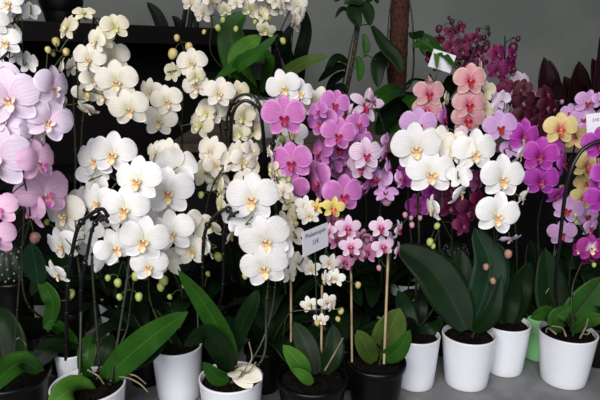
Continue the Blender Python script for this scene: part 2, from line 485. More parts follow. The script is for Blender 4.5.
    for sk in stakes:
        P = [at(q[0], q[1], q[2]) if q != 'pot' else soil for q in sk[0]]
        mb = MB(); mb.tube(P, sk[1], 8); mb.build('support_stake', M[sk[2]], root, root.location)
    for rt in roots:
        P = [at(*q) for q in rt]; mb = MB(); mb.tube(spline(P, 6), .0022, 6, .0012); mb.build('aerial_root', M['root'], root, root.location)
    return root

# ------------------------------------------------------------------ the setting
def sbox(name, lo, hi, mat): 
    mb = MB(); mb.box(lo, hi); return structure(mb.build(name, M[mat], smooth=False))
sbox('floor', (-3.5, -3.2, -.80), (3.5, 3.5, -.75), 'floor')
sbox('wall_back', (-3.5, 3.5, -.75), (3.5, 3.6, 2.6), 'wall')

t = thing('display_table', 'grey metal-topped display table the front pots stand on', 'table', (0, 1.1, -.75))
def child_box(nm, lo, hi, mat, par):
    mb = MB(); mb.box(lo, hi); return mb.build(nm, M[mat], par, par.location, smooth=False)
child_box('tabletop', (-1.6, .72, -.03), (1.6, 1.80, 0), 'table', t)
for x in (-1.5, 1.45):
    for y in (.78, 1.7): child_box('leg', (x, y, -.75), (x+.05, y+.05, -.03), 'tableside', t)
child_box('apron', (-1.5, .80, -.12), (1.5, .82, -.03), 'tableside', t)

t = thing('display_riser', 'black raised stand with a weathered board on top behind the front row', 'stand', (.6, 2.1, -.75))
child_box('board', (-.40, 1.80, .495), (1.7, 2.5, .52), 'wood', t)
child_box('front_panel', (-.38, 1.83, -.75), (1.7, 1.85, .495), 'blackwood', t)
child_box('side_panel', (-.38, 1.85, -.75), (-.36, 2.48, .495), 'blackwood', t)

# black shelf cabinet receding at the back left
t = thing('shelf_cabinet', 'black wooden shelf cabinet with a thick top board, back left', 'cabinet', (-1, 2.2, -.75))
A = Vector((-1.75, 1.62, 0)); B = Vector((-.08, 2.95, 0)); dAB = (B-A).normalized(); nAB = Vector((-dAB.y, dAB.x, 0))
def slab(nm, u0, u1, v0, v1, z0, z1, mat='blackwood'):
    mb = MB(); mb.box((0, 0, z0), (1, 1, z1))
    L = (B-A).length
    for v in mb.v:
        p = A+dAB*((u0 if v.x < .5 else u1)*L)+nAB*(v0 if v.y < .5 else v1); v.x, v.y = p.x, p.y
    mb.build(nm, M[mat], t, t.location, smooth=False)
slab('top_board', 0, 1, 0, .32, .835, .905)
slab('back_panel', 0, 1, .28, .30, -.75, .835)
slab('post', .405, .425, .01, .04, -.75, .835); slab('post', .98, 1, .01, .04, -.75, .835); slab('post', 0, .02, .01, .04, -.75, .835)
slab('shelf', 0, 1, .02, .28, .30, .33)

# ------------------------------------------------------------------ plants
# --- far left
plant('tall white orchid at the upper left edge, its spike crossing the picture corner',
  ('xy', -.66, 1.62, 0, .06, .12, 'pot_black'), 1.30,
  [(28,62,24,170), (15,55,22,160), (13,34,26,160), (30,11,20,-150,20,0,1.33), (0,14,26,10), (8,2,30,5), (5,41,32,12), (-6,22,28)],
  [(['pot', (-22,200), (-12,90), (6,34), (24,6), (34,-12)], (1.6, 1.32))], auto=3)
plant('pale blush-pink large-flowered orchid at the left edge',
  ('rim', 8, 372, 78, .12, 'pot_black'), 1.0,
  [(-4,78,52,'blush',-5), (4,120,46,'blush',5), (9,96,62,'blush',14,0,-8), (-3,155,70,'blush',8,0,6), (-2,208,40,'rose',20), (-5,236,40,'rose',25)],
  [(['pot', (-20,300), (-22,200), (-14,120), (-6,70), (8,52)], (1.15, 1.02)), (['pot', (18,300), (22,250), (30,215), (22,170)], (1.15, 1.05), .0018)],
  buds=[(8,248,10,'bud_tan')], kind='blush', budmat='bud_tan',
  leaves=[([(40,372,1.12), (22,362,1.08), (0,378,1.02), (-18,400,.98)], 26, 'mid'), (['pot', (14,350,1.18), (4,322,1.2), (-8,310,1.22)], 30, 'dark'),
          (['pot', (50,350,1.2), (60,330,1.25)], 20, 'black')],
  roots=[[(30,365,1.2),(26,345,1.18),(20,338,1.16),(16,340,1.15)]])
plant('blush and lilac orchid with side-turned blooms beside the left edge',
  ('xy', -.60, 1.40, 0, .058, .12, 'pot_black'), 1.08,
  [(38,160,46,'rose',66,0,0,1.0), (34,206,46,'rose',-48,0,8), (44,192,56,'rose',50,0,-8), (53,86,42,'blush',66,0,10,1.0), (49,119,48,'blush',32,-5,22,1.04), (34,128,46,'blush',80,0,0,1.05)],
  [(['pot', (26,300), (24,220), (30,160), (40,110), (46,84)], (1.3, 1.12))],
  buds=[(49,155,11), (35,238,12), (48,50,7,'bud_cream'), (66,52,7,'bud_cream')], kind='blush', budmat='bud_tan',
  leaves=[([(46,330,1.25), (53,306,1.2), (47,290,1.2), (38,280,1.2)], 19, 'mid', dict(tw0=0, tw1=20)),
          ([(38,284,1.2), (36,268,1.19), (31,242,1.18)], 25, 'blue', dict(peak=1.1)), (['pot', (10,330,1.3), (0,345,1.2)], 24, 'black')])
t = plant('small dark round cactus with pale tufts in a black pot at the left edge',
  ('xy', -.578, 1.20, 0, .035, .055, 'pot_black'), 1.2, name='potted_cactus', cat='cactus')
def cactus(root, p, r):
    mb = MB(); rings = []
    for i in range(13):
        a = math.pi*i/12
        rings.append([Vector((r*math.sin(a)*(1+.05*math.cos(10*q))*math.cos(q), r*math.sin(a)*(1+.05*math.cos(10*q))*math.sin(q), r*1.15*math.cos(a)))+p for q in [2*math.pi*k/60 for k in range(60)]])
    mb.grid(rings, close=True); mb.build('cactus_body', M['cactus'], root, root.location)
    ab = MB()
    for i in range(3, 10):
        a = math.pi*i/12+.0
        for k in range(10):
            q = 2*math.pi*(k+(.5 if i % 2 else 0))/10
            ab.blob(p+Vector((r*math.sin(a)*1.04*math.cos(q), r*math.sin(a)*1.04*math.sin(q), r*1.17*math.cos(a))), r*.07, 6, 4)
    o = ab.build('pale_tufts', M['areole'], root, root.location)
def cactus_plant(label, px, py, Y, w, riser):
    p = at(px, py, Y); r = w*depth(p)/F/2
    root = thing('potted_cactus', label, 'cactus', (p.x, Y, 0), 'small round cacti')
    make_pot(root, r*1.1, p.z-r*.9, 'pot_black', .85)
    cactus(root, p, r)
for o in list(t.children): bpy.data.objects.remove(o)
bpy.data.objects.remove(t)
cactus_plant('dark round cactus with pale tufts, at the left edge under blush blooms', 10, 264, 1.5, 34, 0)
cactus_plant('dark round cactus with pale tufts, behind the big dark leaves at right', 455, 256, 1.73, 26, 0)

plant('tall cream orchid with greenish upper blooms in front of the black shelf cabinet',
  ('xy', -.53, 1.60, 0, .042, .10, 'pot_white'), 1.38,
  [(72,66,24,-40), (65,104,22,-80), (88,108,24,-30,-50), (86,92,28,20,-30), (62,68,22,-60), (88,62,26,150), (105,94,30), (113,57,34,20), (93,80,26,30),
   (68,27,28,-35,20,'ivory'), (84,13,22,10,50,0,'ivory'), (102,38,27,'ivory'), (115,26,28,18,'ivory'), (89,58,34,-5,5,10), (97,40,24,-30), (117,80,42,5), (129,107,40,8)],
  [(['pot', (78,240), (76,160), (74,95), (80,55), (92,28), (94,18)], (1.6, 1.42), .0032), (['pot', (84,220), (82,130), (90,85), (84,90)], (1.6, 1.42), .003),
   ([(78,100,1.42), (76,62,1.4), (62,52,1.38), (50,50,1.37)], None, .0016)],
  buds=[(48,50,6), (56,42,9), (53,54,5), (66,52,8), (92,86,8), (88,96,7), (83,80,7)], kind='cream', budmat='bud_cream', auto=4)
plant('white orchid just right of the lilac side-turned blooms, three blooms down its spike',
  ('rim', 72, 350, 34, .13, 'pot_white'), 1.13,
  [(84,232,40,-160), (66,212,48,-20,0,-12,'cream'), (62,243,38,-18,-10,-15), (58,272,30,-30,-25,-15)],
  [(['pot', (66,376,1.23), (68,285), (73,248), (79,226), (90,215), (102,209), (108,216)], (1.17, 1.02), .0042, 'black'), (['pot', (80,370,1.24), (81,290), (88,250), (93,228), (102,216), (108,222)], (1.17, 1.02), .0036, 'black')],
  buds=[(71,294,10), (47,222,6)], leaves=[(['pot', (70,338,1.26), (56,325,1.22), (44,328,1.2)], 15, 'mid'), (['pot', (75,350,1.22), (52,344,1.18), (34,349,1.15)], 14, 'dark')])
plant('big white orchid in the white pot at lower left, broad leaf reaching right',
  ('rim', 88, 384, 73, .13, 'pot_white', .8), 1.14,
  [(84,200,30,-150), (112,215,34,160), (78,245,30,-150), (104,254,38,-140), (94,176,36,170), (96,158,42,-12,5,-6), (113,152,46,6,5,6), (98,200,38,-20,0), (138,178,48,-8,6,0), (125,206,48,4,0,8),
   (114,246,40,35,0,-20), (149,264,38,5,0,0), (144,238,50,6,0,10)],
  [(['pot', (79.5,379,1.1), (81,289), (76,240), (84,220), (102,212)], (1.15, 1.17), .003), ([(98,372,1.15), (99,358,1.16), (93,280), (92,240), (100,222), (112,214)], (1.15, 1.18), .003),
   ([(110,384,1.1), (112,375,1.1), (127,280), (130,230), (124,190), (110,175)], (1.12, 1.18), .003), (['pot', (124,337), (131,300), (134,270), (130,230)], (1.18, 1.2), .0022),
   ([(130,290), (124,262), (118,276)], 1.17, .0014), ([(131,272), (145,280), (152,272)], 1.17, .0014)],
  buds=[(118,283,9), (136,276,10), (108,278,7), (119.5,297,7), (139,297,9)],
  leaves=[([(98,386,1.14), (118,366,1.10), (150,338,1.06), (188,312,1.02)], 30, 'mid', dict(peak=1.1, fold=.12)), ([(100,384,1.15), (125,364,1.12), (150,352,1.1), (166,340,1.08)], 22, 'dark'),
          ([(92,394,1.12), (80,388,1.07), (65,393,1.02), (48,408,.99)], 30, 'bright', dict(peak=.9)), ([(86,380,1.18), (88,350,1.22), (90,334,1.22)], 20, 'mid'), ([(98,375,1.18), (108,350,1.22), (112,334,1.22)], 19, 'dark'),
          ([(92,380,1.14), (84,365,1.12), (80,352,1.12)], 12, 'mid')],
  roots=[[(112,376,1.12),(128,378,1.08),(140,384,1.05),(148,392,1.04)], [(112,375,1.12),(125,374,1.1),(136,376,1.08),(146,384,1.07)], [(88,370,1.12),(98,376,1.1),(104,384,1.1)]])
plant('big white and cream orchid in a plain white pot, second from lower left',
  ('rim', 177, 344, 50, .13, 'pot_white', .86), 1.24,
  [(156,152,24,-30,'cream'), (168,150,26,170,'cream'), (160,206,40,170), (152,222,36,170), (178,165,46,165,10,0), (166,260,38,170,'cream'), (193,228,44,-168,'cream'), (192,249,34,10,'cream'), (168,190,52,8,5,0), (172,230,46,-6,6,-8)],
  [(['pot', (184,330), (182,290), (186,250), (190,215), (184,190), (172,172)], (1.36, 1.28), .003), (['pot', (150,300), (152,250), (158,210), (160,180)], (1.36, 1.29), .003),
   ([(182,290), (172,272), (164,276)], 1.26, .0014)],
  buds=[(164,281,11), (161,287,9), (170,297,6), (184,286,5)],
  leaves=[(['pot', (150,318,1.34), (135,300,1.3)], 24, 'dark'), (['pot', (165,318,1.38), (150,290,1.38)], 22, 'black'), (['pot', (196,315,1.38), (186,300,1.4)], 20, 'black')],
  stakes=[([(199,352,1.3), (197,300,1.34)], .0022, 'gstem')])
plant('mid-height cream orchid cluster before the black cabinet, between two taller cream spikes',
  ('xy', -.345, 1.60, 0, .056, .115, 'pot_white'), 1.46,
  [(172,72,22,150,'ivory'), (219,112,26,170), (212,110,30), (201,124,30,-30,'ivory'), (206,112,20,'ivory'), (238,92,26,160,'ivory'), (151,91,28,-25), (159,119,36,4,0,5), (167,100,32,10,0,-10), (192,62,31,2), (196,86,28,-10), (219,92,32,6), (196,76,20,'ivory')],
  [(['pot', (183,200), (182,130), (183,90), (186,60), (179,36)], (1.62, 1.5), .0026), ([(182,130), (172,104), (158,96)], 1.49, .0018), (['pot', (224,200), (222,140), (214,100), (200,80)], (1.62, 1.5), .0026)],
  buds=[(177,38,7), (173,54,11), (189,47,9)], kind='cream', budmat='bud_cream', auto=4)
plant('cream orchid arching under a black wire hoop in front of the grey-white rear pot',
  ('xy', -.17, 1.62, 0, .05, .12, 'pot_black'), 1.36,
  [(254,130,22,170,'ivory'), (252,108,28,20), (240,132,22,-10,'ivory'), (243,115,28,-25,'ivory')],
  [([ 'pot', (226,230), (226,150), (227,118), (236,98), (252,95), (262,108)], (1.6, 1.32), .0036), ],
  loops=[['pot', (231,230,1.5), (231,160,1.4), (232,118,1.32), (241,102,1.31), (253,104,1.31), (262,122,1.33), (264,200,1.45), 'pot']], auto=3)
plant('cream orchid with half-turned upper blooms above the central white orchid',
  ('xy', -.23, 1.42, 0, .055, .12, 'pot_black'), 1.28,
  [(217,182,28,160), (204,172,30,-150,'ivory'), (211,150,32,-20,10,20), (216,164,28,30), (232,160,26,-150), (248,168,28,150,'ivory'), (238,152,26,-30,10), (243,160,30,30,0,15), (222,188,28,-75,'ivory'), (222,206,26,-60,'ivory'), (251,150,24,50), (248,182,30,165), (212,225,26,-40,-30,'ivory'), (209,248,24,-80), (230,235,22,80,-20,'ivory')],
  [(['pot', (203,290), (204,238), (212,220), (226,209), (234,216)], (1.30, 1.07), .0042, 'black'), (['pot', (221,300), (224,238), (229,218), (238,212)], (1.30, 1.08), .0036, 'black'), ([(204,240), (208,200), (222,170), (240,158)], 1.31, .002)],
  buds=[(218,257,10), (208,274,6), (201,250,6), (201,195,7)], kind='cream', auto=3)
plant('central white orchid with three large blooms hanging over a white pot with drooped petals',
  ('rim', 231, 376, 64, .13, 'pot_white', .82), 1.12,
  [(240,214,38,-150), (274,250,44,160), (250,222,42,165), (252,196,53,-2,4,0), (265,238,52,6,0,-20), (264,265,48,4,-2,-10)],
  [(['pot', (262,360,1.12), (266,310), (268,270), (262,230), (250,200), (240,196)], (1.14, 1.15), .003), (['pot', (258,350,1.12), (272,310), (276,270)], (1.14, 1.16), .0024)],
  buds=[(245,276,7)],
  leaves=[([(232,374,1.14), (226,344,1.1), (204,304,1.06), (178,270,1.02)], 22, 'mid', dict(peak=.95, tw0=-20, tw1=20)), ([(236,350,1.14), (240,330,1.12), (252,305,1.1), (258,290,1.1)], 20, 'dark', dict(tw0=10, tw1=25)),
          ([(228,376,1.13), (222,352,1.08), (206,334,1.05), (184,346,1.0)], 24, 'dark'), ([(228,382,1.1), (216,376,1.08), (203,362,1.06)], 17, 'mid')],
  roots=[[(240,380,1.09),(246,368,1.08),(252,358,1.08),(249,342,1.08)], [(236,372,1.1),(248,372,1.08),(256,362,1.08)], [(232,368,1.12),(244,364,1.12),(250,372,1.1)]])

# --- centre
plant('white orchid with two round blooms behind the brightest pink one',
  ('xy', -.03, 1.62, 0, .055, .12, 'pot_black'), 1.40,
  [(294,132,30), (278,146,18,-60), (300,92,30,16), (284,86,36,-4)],
  [(['pot', (276,220), (275,150), (278,120), (288,84), (298,80)], (1.6, 1.43), .003)], kind='white', auto=3,
  buds=[(281,140,9)])
plant('bright orchid-pink orchid with three blooms, left of centre',
  ('xy', -.04, 1.46, 0, .055, .12, 'pot_black'), 1.28,
  [(290,184,40,-15,-20,15,1.3), (292,160,42,-12,0,-8), (284,115,44,2,2,-3)],
  [(['pot', (278,230), (274,165), (274,134), (281,122), (286,118)], (1.45, 1.30), .0036)], kind='pink', auto=3)
plant('pink orchid cluster in the centre, spikes leaning over each other',
  ('xy', .10, 1.62, 0, .06, .12, 'pot_black'), 1.36,
  [(318,103,36,-10,'cream'), (340,116,26), (345,172,34,150), (312,170,30,-70), (361,190,20,60), (333,160,30,160), (335,103,30,5), (352,152,28,20), (340,146,32,-10), (322,150,32,-55), (360,140,26), (358,123,26,20), (358,164,22),
   (370,178,34,65,-10,30), (320,180,44,-65,0,-25), (322,121,34,-30,0,-8), (338,133,36,8,0,8), (343,193,42,14,0,0), (319,110,20,-30)],
  [(['pot', (334,260), (336,200), (330,150), (322,110)], (1.6, 1.40), .003), (['pot', (345,260), (350,200), (352,150), (346,112)], (1.6, 1.40), .003), (['pot', (365,230), (362,160), (358,118)], (1.6, 1.4), .0022)],
  kind='pink', auto=4)
plant('striped lilac orchid with dark-veined twisted petals, right of the pink cluster',
  ('xy', .215, 1.60, 0, .045, .12, 'pot_black'), 1.35,
  [(349,115,28,-60,-10,30,'striped','star'), (366,104,36,10,10,15,'striped','star'), (372,100,22,60,'striped','star'), (362,166,30,-20,-10,0,1.27,'striped'), (366,153,34,10,5,0,1.25,'striped'), (385,142,22,60), (384,151,24,70), (381,178,28,-50,20), (388,168,22,70), (386,193,24,-20,60), (399,178,20,60)],
  [(['pot', (382,260), (380,200), (386,150), (380,116), (368,100)], (1.6, 1.39), .0026), ([(380,200), (368,160), (362,140)], 1.39, .002)], kind='lilac', auto=3,
  buds=[(367,170,6,'bud_pink'),(386,199,14,'bud_pink')])
plant('cream orchid with crowded hanging blooms, left of the price card',
  ('rim', 312, 376, 70, .12, 'pot_black'), 1.24,
  [(273,168,22,-60,'ivory'), (278,178,22,150,'ivory'), (270,152,16,-70), (283,190,24,-30), (290,202,24,150,'ivory'), (297,212,26,-140,'ivory'), (284,222,26,160,'ivory'), (293,236,26,-150), (286,256,24,170,'ivory'), (297,262,24,-160), (290,274,20,40),
   (305,205,22,0,'miniwhite'), (309,214,24,0,'miniwhite'), (317,206,18,-40,'miniyellow','star'), (333,207,24,10,0,10,'miniyellow'), (330,262,22,'miniwhite'), (311,268,20,'miniwhite'), (336,277,20,'miniwhite'), (326,278,18,-60,'miniwhite')],
  [(['pot', (292,330), (290,270), (284,210), (274,168)], (1.28, 1.29), .002, 'gstem'), (['pot', (324,330), (322,290), (326,250), (334,200)], (1.28, 1.28), .002, 'gstem'), ([(322,290), (312,270), (306,240)], 1.28, .0015, 'gstem')],
  shape='mini', kind='cream', buds=[(358,285,7,'bud_cream'), (296,224,6), (289,180,6)],
  stakes=[([(291,378,1.2), (291,280,1.27)], .0026, 'cane'), ([(321,382,1.17), (322,285,1.26)], .0026, 'cane')],
  leaves=[([(306,378,1.12), (298,362,1.09), (283,345,1.08)], 20, 'bright'), ([(316,374,1.16), (306,345,1.2), (294,322,1.22)], 24, 'dark'), ([(322,374,1.16), (334,350,1.2), (333,324,1.22)], 22, 'dark'),
          ([(312,384,1.1), (304,376,1.08), (293,368,1.07)], 12, 'bright'), ([(320,372,1.2), (320,340,1.25), (316,318,1.28)], 22, 'dark')],
  roots=[[(325,370,1.12),(332,358,1.1),(343,338,1.08)]], dY=.006)
plant('small white orchid spray with three tiny blooms low in front of the black pot',
  ('xy', .055, 1.40, 0, .035, .1, 'pot_black'), 1.12,
  [(309,304,19,-10), (327,301,20,8), (321,319,16,0,-10), (332,305,14,50)],
  [([ 'pot', (286,350,1.3), (284,330,1.2), (290,313), (312,310), (340,309)], (1.12, 1.12), .0012, 'gstem')],
  shape='mini', kind='miniwhite', buds=[(341,311,7), (338,319,6), (317,323,6)], budmat='bud_cream')
plant('small pale-pink moth orchid with dark centres beside the price card, cane-staked in a black pot',
  ('rim', 376, 360, 58, .12, 'pot_black'), 1.24,
  [(362,238,20,'minirose'), (335,222,24,'minirose',-40), (337,240,22,'minirose'), (368,252,22,'minirose'), (374,238,18,'minirose',60), (345,262,20,'minirose'), (358,254,18,'minirose',-40), (390,240,18,60),
   (397,250,20,70), (398,229,20,60), (383,246,24,10), (330,231,18,-50), (351,246,24,-5), (348,227,26,2), (381,227,24,4)],
  [(['pot', (352,330), (352,280), (350,235), (342,215)], (1.3, 1.28), .0018), (['pot', (386,300), (392,250), (404,222), (414,216)], (1.3, 1.28), .0018), ([(388,270), (372,250), (360,236)], 1.28, .0013, 'gstem')],
  shape='mini', kind='minipink', buds=[(405,215,6), (411,218,5), (412,225,6), (379,268,6)], budmat='bud_pink',
  stakes=[([(352,362,1.22), (351,262,1.30)], .0026, 'cane'), ([(384,364,1.18), (389,232,1.29)], .003, 'cane')],
  leaves=[([(374,362,1.2), (365,345,1.16), (357,330,1.15)], 20, 'olive'), ([(378,358,1.24), (388,335,1.24), (400,308,1.24)], 32, 'olive', dict(peak=1.15)), ([(382,360,1.2), (398,350,1.16), (410,330,1.14)], 19, 'mid')], dY=.006)

# --- right
plant('white orchid with two overlapping large round blooms, right of centre',
  ('rim', 417, 334, 46, .13, 'pot_white', .82), 1.27,
  [(438,142,36,165,'cream'), (456,148,38,-30,'cream'), (474,150,46,8,0,0), (416,146,50,-6,5,-6), (431,171,50,0,3,0), (460,190,34,60,-25,-15), (434,208,28,-75,-10,-10), (460,176,26,150)],
  [(['pot', (416,300), (419,240), (418,200), (424,170), (432,150), (452,140), (474,144)], (1.42, 1.31), .0032), (['pot', (438,300), (440,260), (438,210), (446,170), (462,150)], (1.42, 1.31), .0026)],
  buds=[(430,242,8), (437,226,7), (433,246,6), (420,218,5,'bud_pink')],
  leaves=[(['pot', (406,312,1.36), (398,290,1.36)], 20, 'dark'), (['pot', (420,310,1.38), (422,286,1.38)], 18, 'black'), (['pot', (432,328,1.34), (443,318,1.3)], 14, 'dark'), (['pot', (410,325,1.3),(402,318,1.28)], 14, 'black')])
plant('white orchid with two large blooms in the white pot nearest the centre right',
  ('rim', 469, 333, 53, .13, 'pot_white', .8), 1.30,
  [(519,153,28,60,-20,0), (510,238,22,20,-60,0,'blush'), (522,197,24,70,-30,20,'cream'), (502,176,46,6,2,0), (497,213,46,4,0,8)],
  [(['pot', (497,300), (496,250), (500,205), (508,170), (504,150)], (1.42, 1.34), .0026), (['pot', (486,290), (494,250), (492,210)], (1.42, 1.34), .002)],
  buds=[(508,254,9,'bud_tan'), (486,267,7,'bud_tan'), (493,281,7,'bud_tan'), (505,217,5)],
  leaves=[([(470,330,1.33), (484,296,1.34), (490,262,1.36), (474,228,1.38)], 38, 'blue', dict(peak=1.05)), ([(466,330,1.32), (452,300,1.34), (430,268,1.36), (396,246,1.38)], 44, 'dark', dict(peak=1.0, tw0=10, tw1=-10)),
          ([(466,332,1.36), (462,290,1.4), (462,250,1.44)], 36, 'dark'), ([(476,332,1.32), (492,312,1.30), (502,275,1.32)], 18, 'dark')])
plant('pale lilac orchid with a deep red lip, white pot touching the mint pot',
  ('rim', 507, 322, 46, .13, 'pot_white', .8), 1.42,
  [(500,100,22,-160,'blush'), (512,148,24,150,'lilac'), (500,126,34,-4)],
  [(['pot', (516,280), (515,220), (512,160), (502,126)], (1.52, 1.46), .0026)], kind='lilac',
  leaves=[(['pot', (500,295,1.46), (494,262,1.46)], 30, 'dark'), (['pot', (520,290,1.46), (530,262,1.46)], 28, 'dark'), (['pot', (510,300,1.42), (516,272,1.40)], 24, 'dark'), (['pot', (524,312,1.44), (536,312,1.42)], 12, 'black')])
plant('yellow orchid with red-spotted heart in the mint green pot',
  ('rim', 543, 310, 40, .13, 'pot_green', .85), 1.46,
  [(590,146,22,160), (587,184,26,160), (575,137,26,170), (583,198,26,-5,-10), (587,165,30,8,0,20), (560,128,34,-4,2,0)],
  [(['pot', (556,230), (560,180), (574,150), (572,130), (562,122)], (1.56, 1.5), .0026), (['pot', (560,240), (578,190), (588,160), (584,146)], (1.56, 1.5), .0026)], kind='yellow',
  leaves=[(['pot', (530,296,1.52), (522,300,1.5)], 18, 'mid'), (['pot', (552,290,1.5), (566,286,1.5)], 20, 'dark'), (['pot', (538,272,1.56), (530,240,1.58)], 30, 'black')],
  roots=[[(545,312,1.44),(548,304,1.42),(545,296,1.42),(549,288,1.42)]])
plant('violet orchid with a white-eyed low bloom in the rightmost white pot',
  ('rim', 568, 331, 56, .13, 'pot_white', .78), 1.34,
  [(592,258,22,20,-30,'plum'), (580,250,16,-50,'violet'), (591,247,28,0,5,0)],
  [(['pot', (572,290), (584,258), (590,244)], (1.36, 1.36), .0022), ([(576,322,1.30), (577,312,1.32), (600,280,1.3), (612,262,1.3)], None, .0022)], kind='violet',
  buds=[(594,265,5,'bud_green'), (575,215,5,'bud_green'), (576,222,5,'bud_green')],
  loops=[['pot', (556,300,1.36), (561,230,1.3), (568,180,1.28), (580,153,1.28), (596,142,1.28), (612,140,1.28)]],
  leaves=[([(562,330,1.33), (548,314,1.30), (530,318,1.27)], 17, 'mid'), ([(570,328,1.36), (582,306,1.36), (604,276,1.36)], 34, 'mid'), ([(564,328,1.38), (552,296,1.42), (545,248,1.44)], 38, 'dark'),
          ([(572,332,1.3), (590,320,1.26), (606,318,1.24)], 15, 'mid'), ([(560,330,1.28), (556,318,1.26), (572,306,1.27)], 18, 'mid')],
  roots=[[(566,336,1.24),(562,328,1.23),(552,326,1.22)], [(580,338,1.23),(586,326,1.22),(588,318,1.22)], [(590,330,1.24),(588,334,1.23),(583,334,1.22)], [(556,334,1.25),(548,328,1.24),(546,332,1.22)]])
plant('bright magenta orchid with three blooms stacked, right of the white blooms',
  ('xy', .60, 1.62, 0, .05, .12, 'pot_black'), 1.42,
  [(552,148,24,150), (557,194,24,20,-30), (562,163,32,55,0,0), (523,135,36,8,0,10), (541,179,36,-4,0,0), (540,154,37,-8,0,5)],
  [(['pot', (536,270), (538,220), (546,180), (542,150), (528,132)], (1.6, 1.47), .0026)], kind='magenta', auto=4)
plant('pale pink-lilac orchid on a low spike under the yellow one',
  ('xy', .765, 1.42, 0, .04, .11, 'pot_black'), 1.46,
  [(562,232,28,-20), (586,214,28,10), (568,208,30,-15), (590,226,22,30)],
  [(['pot', (570,290), (574,240), (572,205)], (1.5, 1.5), .0022)], kind='lilac', auto=3, buds=[(562,189,8,'bud_cream')])
plant('deep magenta orchid at the right edge, blooms cut by the frame',
  ('xy', .82, 1.55, 0, .05, .12, 'pot_black'), 1.30,
  [(606,186,36,0), (603,197,36,-8,-5), (606,172,34,10), (600,143,36,-8,0,-8)],
  [(['pot', (622,260), (622,190), (616,150), (604,132)], (1.5, 1.34), .003)], kind='magenta', auto=3)
plant('small lilac orchid with pale-edged blooms at the far right, behind the yellow one',
  ('xy', .88, 1.95, .52, .05, .11, 'pot_black'), 1.75,
  [(570,112,18,-20), (597,118,20,10), (583,118,26,-6), (587,101,26,2), (585,128,16,0,-20), (599,100,18,20)],
  [([ 'pot', (600,150,1.85), (596,120,1.78), (588,96,1.77)], (1.8, 1.78), .0018)], kind='lilac')
plant('salmon-pink orchid with three stacked red-lipped blooms, upper right of centre',
  ('xy', .455, 1.59, 0, .038, .12, 'pot_black'), 1.50,
  [(484,90,22,160,'ivory'), (485,110,22,150,'ivory'), (480,66,16,80,'ivory'), (468,118,34,-4,-10,0), (469,103,34,0,0,0), (470,79,34,2,2,0)],
  [(['pot', (478,240), (479,180), (480,120), (476,76), (482,62)], (1.64, 1.54), .0026)], kind='salmon', auto=3)
plant('salmon-pink orchid with two blooms, left of the three-bloom salmon spike',
  ('xy', .315, 1.70, 0, .045, .12, 'pot_white'), 1.48,
  [(446,98,16,60,'ivory'), (443,117,26,60,'pink'), (427,109,30,-6,-8,0), (429,92,31,0,2,0), (430,78,14,80,40,'salmon')],
  [(['pot', (436,240), (437,180), (438,130), (434,88), (430,74)], (1.64, 1.53), .0026)], kind='salmon', auto=3)
plant('pale lilac-pink orchid peeking over the two overlapping white blooms',
  ('xy', .275, 1.525, 0, .040, .12, 'pot_black'), 1.40,
  [(447,136,22,80,'cream'), (462,132,14,0,'minipink'), (405,172,22,-40,'magenta'), (418,124,38,-4,5,0)],
  [(['pot', (412,260), (408,200), (410,150), (418,122)], (1.5, 1.43), .0022)], kind='lilac', auto=2)
plant('purple orchid half hidden below the overlapping white blooms',
  ('xy', .375, 1.49, 0, .045, .12, 'pot_black'), 1.42,
  [(418,205,26,-10), (432,190,26,20), (450,205,28,0,'plum'), (468,210,28,10,'plum'), (475,180,24,30,'pink'), (450,188,20,'plum'), (478,200,24,40,'plum'), (462,225,22,'plum'), (485,172,22,30,'plum'), (404,180,20,-30)],
  [(['pot', (450,280), (452,230), (456,190), (470,175)], (1.5, 1.46), .0022), ([(452,240), (436,210), (422,190)], 1.46, .0018)], kind='magenta', auto=2)

# --- raised tier at the back right: dark-flowered orchids
plant('wine-red orchid with many small blooms behind the white card, upper right',
  ('xy', .50, 2.10, .52, .055, .11, 'pot_black'), 2.04,
  [(430,56,14), (440,40,14), (446,52,18), (455,60,20), (470,58,20), (463,70,18), (478,50,14), (450,32,14), (460,28,14), (466,42,18), (452,45,20), (475,38,16), (462,50,18), (445,64,16), (470,70,14), (438,66,14), (481,62,14)],
  [(['pot', (470,130,2.0), (462,80), (460,40), (448,17)], (2.0, 1.98), .002), ([(462,80), (474,50), (484,32), (490,30)], 1.97, .0014)],
  buds=[(439,29,8), (449,18,4), (478,30,5), (488,28,5), (484,38,6), (489,34,4), (452,22,6), (486,48,9), (460,24,6), (487,44,7), (428,60,6)], kind='plum', shape='mini', budmat='bud_plum', auto=4)
plant('plum-magenta orchid on a short dark stake, behind the salmon blooms',
  ('xy', .66, 2.05, .52, .05, .11, 'pot_black'), 1.90,
  [(506,84,14,'plum'), (508,66,20,20), (498,70,22), (497,53,20), (513,54,16,40), (503,90,16,'plum')],
  [(['pot', (506,140,2.0), (505,90), (503,50), (511,39), (518,38)], (2.0, 1.93), .002)],
  buds=[(518,39,6), (513,48,11), (514,70,6)], kind='berry', budmat='bud_plum',
  stakes=[([(504,110,1.94), (505,36,1.94)], .0028, 'black')])
plant('pale pink orchid with faded blooms behind the wine-red spikes',
  ('xy', .72, 2.20, .52, .05, .11, 'pot_black'), 2.0,
  [(502,98,20), (512,102,18,-50), (515,92,14), (520,82,24), (505,116,20), (514,112,16,160), (500,108,18,150)],
  [(['pot', (512,140,2.1), (512,110), (512,88), (514,74)], (2.1, 2.04), .0018)],
  buds=[(513,73,7,'bud_tan'), (537,94,6,'bud_pink'), (535,118,5,'bud_tan')], kind='blush', shape='round', budmat='bud_pink')
